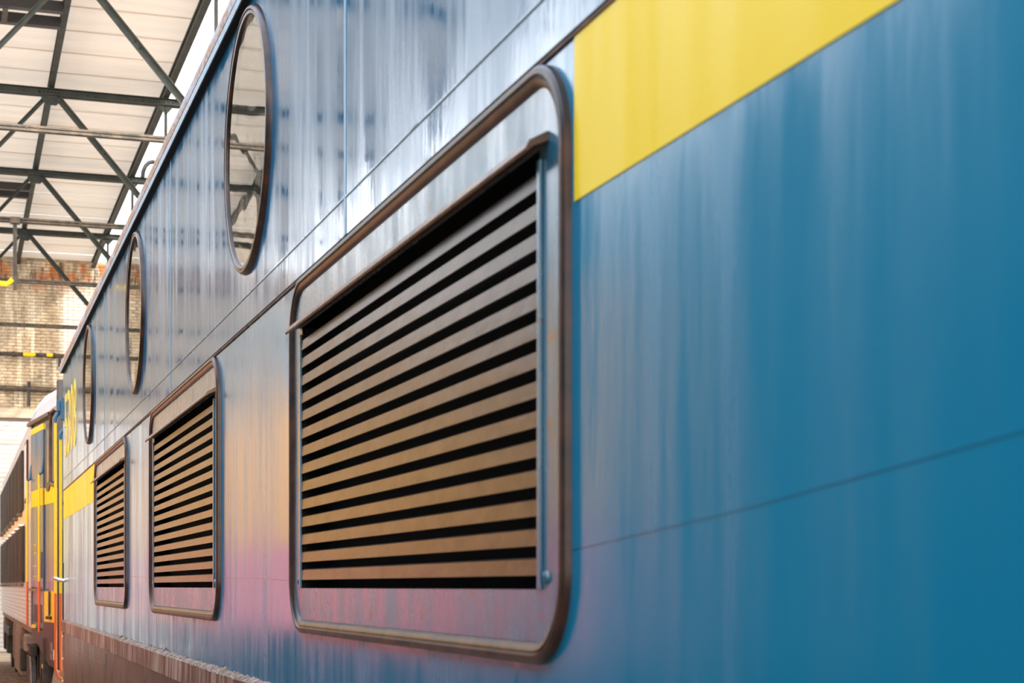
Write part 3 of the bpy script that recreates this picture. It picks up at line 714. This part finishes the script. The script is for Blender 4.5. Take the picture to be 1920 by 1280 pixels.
# digits on the door
def digits(s, u, h, hh, ww):
    cu = bpy.data.curves.new('t', 'FONT'); cu.body = s; cu.size = 1
    to = bpy.data.objects.new('t', cu); col.objects.link(to); bpy.context.view_layer.update()
    me = bpy.data.meshes.new_from_object(to.evaluated_get(bpy.context.evaluated_depsgraph_get())); bpy.data.objects.remove(to)
    xs_ = [v.co.x for v in me.vertices]; ys_ = [v.co.y for v in me.vertices]
    for v in me.vertices: v.co = Vector(SP(u-(v.co.x-min(xs_))/(max(xs_)-min(xs_))*ww, h+(v.co.y-min(ys_))/(max(ys_)-min(ys_))*hh, .0185))
    me.materials.clear(); me.materials.append(M['yellow_far']); o = bpy.data.objects.new('number', me); col.objects.link(o); o.parent = l2
digits('2', uof(67), .33, .10, .16)
for h in (.20, .10): slab(uof(71), uof(66), h, h+.008, .016, .0185).build('yellow_mark', 'yellow_far', l2)
# roof of the cab and gutter
def roof_ring(x_edge, y, top=2.02, drop=0):
    pts = [(0, 1.64), (.0, 1.70), (.04, 1.80), (.12, 1.90), (.26, 1.99), (.50, top+.05), (.9, top+.12), (1.30, top+.14)]
    R = [(x_edge+a, y, H(h)-drop) for a, h in pts]
    return R
m = MB(); rings = [roof_ring(NX+.02, NY-.0), roof_ring(FX+.01, FY)]
for r in rings:
    xc = 2.183; full = r + [(2*xc-x, y, z_) for x, y, z_ in r[::-1]]
    m.v += full
n = len(m.v)//2
m.f = [(q, q+1, n+q+1, n+q) for q in range(n-1)] + [tuple(range(n)), tuple(range(n, 2*n))]
m.build('cab_roof', 'white_roof', l2, True)
m = MB(); g0, g1 = uof(99), DL+.06
m.v = [SP(u, h, o) for u in (g0, g1) for h in (1.635, 1.67) for o in (0, .045)]; m.f = [(0,1,3,2),(4,6,7,5),(0,4,5,1),(2,3,7,6),(0,2,6,4),(1,5,7,3)]
m.build('roof_gutter', 'rubber', l2)
# running gear
for yy in (16.9, 17.75):
    wh = MB().lathe_x((NX+.05, yy, .43), [(.36, .0), (.36, .10), (.39, .12), (.02, .13), (.02, 0)], 32).build('wheel', 'under', l2, True)
    MB().lathe_x((NX+.045, yy, .43), [(.365, 0), (.365, .012), (.345, .012), (.345, 0)], 32).build('wheel_rim', 'box_tan', wh, True)
m = MB().box(NX-.10, NX+.02, 17.05, 17.35, .10, H(-.50)); bx = m.build('sand_box', 'under', l2, bevel=.01)
MB().box(NX-.105, NX-.10, 17.05, 17.2, H(-.80), H(-.765)).build('yellow_tape', 'yellow_far', bx)
bc = MB().lathe_x((.70, 17.66, .34), [(.30, 0), (.30, .05), (.02, .05), (.02, -.004), (.28, -.004)], 36).build('brake_cover', 'under', l2, True)
MB().lathe_x((.695, 17.66, .34), [(.305, 0), (.305, .012), (.285, .012), (.285, 0)], 36).build('cover_rim', 'box_tan', bc, True)
MB().box(NX+.2, 3.2, 16.5, 17.9, .35, H(-.45)).build('underframe', 'under', l2)
MB().tube([(NX-.02, 16.3, .16), (NX+.05, 16.25, .55)], .09).build('buffer_hose', 'box_tan', l2, True)

# ------------------------------------------------------------------ double-deck coach
co = empty('double_deck_coach', 'silver double-deck coach with two rows of dark windows, behind the locomotives', 'coach', loc=(0, 0, 0))
CY0, CY1 = 17.96, 30.5; CX = .740
m = MB(); m.box(CX, 3.55, CY0, CY1, H(-.43), H(1.70)); m.build('body', 'stainless', co)
for k in range(9):     # pressed horizontal ribs of the lower body
    h = -.40 + k*.048
    MB().prism([(CX+.001, H(h)), (CX-.004, H(h+.006)), (CX-.004, H(h+.018)), (CX+.001, H(h+.024))], CY0+.05, CY1).build('body_rib', 'stainless', co)
MB().box(CX-.003, CX, CY0, CY1, H(.715), H(.885)).build('cream_stripe', 'cream_stripe', co)
m = MB()
for y in (CY0, CY1):
    full = roof_ring(CX+.01, y, 2.0); full = full + [(2*2.15-x, yy, z_) for x, yy, z_ in full[::-1]]; m.v += [(x, yy, z_+.06) for x, yy, z_ in full]
n = len(m.v)//2; m.f = [(q, q+1, n+q+1, n+q) for q in range(n-1)] + [tuple(range(n)), tuple(range(n, 2*n))]
m.build('roof', 'white_roof', co, True)
def coach_window(y, h0, h1, wd, lowclip=True):
    f_ = MB(); f_.box(CX-.030, CX, y, y+wd, H(h0), H(h1)); f_ = f_.build('window', 'under', co, bevel=.006)
    MB().box(CX-.034, CX-.029, y+.07, y+wd-.02, H(h0+.02), H(h1-.02)).build('pane', 'shutter', f_)
    MB().box(CX-.052, CX, y+.50, y+wd-.50, H(h0-.05), H(h0-.008)).build('window_bracket', 'box_tan', f_, bevel=.006)
    return f_
for k in range(7): coach_window(20.25+k*1.42, .885, 1.575, 1.34)
for k in range(7): coach_window(20.0+k*1.44, .045, .695, 1.36)
f_ = MB().box(CX-.02, CX, 19.0, 19.62, H(.93), H(1.60)).build('window', 'rubber', co, bevel=.02)
MB().box(CX-.024, CX-.019, 19.10, 19.52, H(.97), H(1.56)).build('pane', 'white_label', f_)
for k in range(7): MB().box(CX-.052, CX, 20.35+k*1.44, 20.9+k*1.44, H(.70), H(.725)).build('top_catch', 'chrome', co)
# under the coach
MB().box(CX+.02, 3.5, CY0, CY1, H(-.50), H(-.43)).build('solebar', 'box_tan', co)
MB().box(CX+.35, 3.3, CY0+.1, CY1-.1, H(-.85), H(-.50)).build('underframe', 'under', co)
for y0, y1, hb, mt in ((21.5, 23.6, -1.10, 'box_tan'), (24.0, 24.5, -1.0, 'box_tan'), (28.9, 29.6, -.95, 'box_tan')):
    q_ = MB().box(CX+.01, CX+.5, y0, y1, H(hb), H(-.50)).build('equipment_box', mt, co, bevel=.01)
    MB().box(CX+.002, CX+.01, y0+.1, y1-.1, H(hb+.05), H(-.58)).build('box_lid', mt, q_, bevel=.004)
for yy in (18.8, 21.0, 26.6, 28.3):
    wh = MB().lathe_x((CX+.10, yy, .47), [(.42, .0), (.42, .10), (.45, .12), (.02, .13), (.02, 0)], 32).build('wheel', 'under', co, True)
    MB().lathe_x((CX+.095, yy, .47), [(.42, 0), (.42, .012), (.395, .012), (.395, 0)], 32).build('wheel_rim', 'box_tan', wh, True)
    MB().box(CX-.02, CX+.08, yy-.16, yy+.16, .34, .62).build('axle_box', 'under', wh, bevel=.02)
for a, b in ((18.5, 21.3), (26.3, 28.6)):
    MB().box(CX+.0, CX+.08, a, b, .60, .74).build('bogie_frame', 'under', co, bevel=.02)
m = MB(); m.box(CX-.04, CX+.10, 18.6, 19.3, H(-.62), H(-.52)); m.box(CX-.05, CX+.08, 18.7, 19.1, H(-.70), H(-.60)); m.build('spring_bracket', 'box_tan', co, bevel=.015)

# ------------------------------------------------------------------ railcar on the neighbouring track (seen only as a reflection in the paint)
rc = empty('railcar', 'orange and red railcar on the neighbouring track, mirrored in the blue paint', 'railcar', loc=(0, 0, 0))
RX = -1.87; RY1, RY2 = 9.7, 31.2
MB().box(RX-2.8, RX, RY1, RY2, H(.43), H(1.98)).build('upper_body', 'car_orange', rc, bevel=.03)
MB().box(RX-2.79, RX+.005, RY1, RY2, H(-.50), H(.43)).build('lower_body', 'car_red', rc, bevel=.02)
prof = [(RX, H(1.98)), (RX-.03, H(2.25)), (RX-.15, H(2.55)), (RX-.5, H(2.8)), (RX-1.4, H(2.95)), (RX-2.3, H(2.8)), (RX-2.65, H(2.55)), (RX-2.77, H(2.25)), (RX-2.8, H(1.98))]
MB().prism(prof, RY1, RY2).build('roof', 'car_grey', rc, True)
MB().box(RX-2.5, RX-.3, RY1+.4, RY2-.4, .35, H(-.5)).build('underframe', 'under', rc)
for yy in (11.2, 13.4, 27.5, 29.7): MB().lathe_x((RX-.85, yy, .45), [(.40, .0), (.40, .12), (.43, .14), (.02, .14), (.02, 0)], 28).build('wheel', 'under', rc, True)

sh = empty('added_dark_vehicle', 'unseen dark teal vehicle added beside the camera to darken reflections in the blue paint', 'locomotive', loc=(0, 0, 0))  # added out of view to block bright sky from the side's reflections
MB().box(RX-2.8, RX, -5.5, 9.2, H(-.45), H(2.1)).build('body', 'added_vehicle', sh, bevel=.05)
MB().prism([(RX, H(2.1)), (RX-.08, H(2.4)), (RX-.5, H(2.7)), (RX-1.4, H(2.85)), (RX-2.3, H(2.7)), (RX-2.72, H(2.4)), (RX-2.8, H(2.1))], -5.5, 9.2).build('roof', 'added_vehicle', sh, True)
MB().box(RX-2.5, RX-.3, -5.2, 8.9, .35, H(-.45)).build('underframe', 'under', sh)
for yy in (-3.5, -1.3, 5.2, 7.4): MB().lathe_x((RX-.85, yy, .45), [(.40, .0), (.40, .12), (.43, .14), (.02, .14), (.02, 0)], 28).build('wheel', 'under', sh, True)
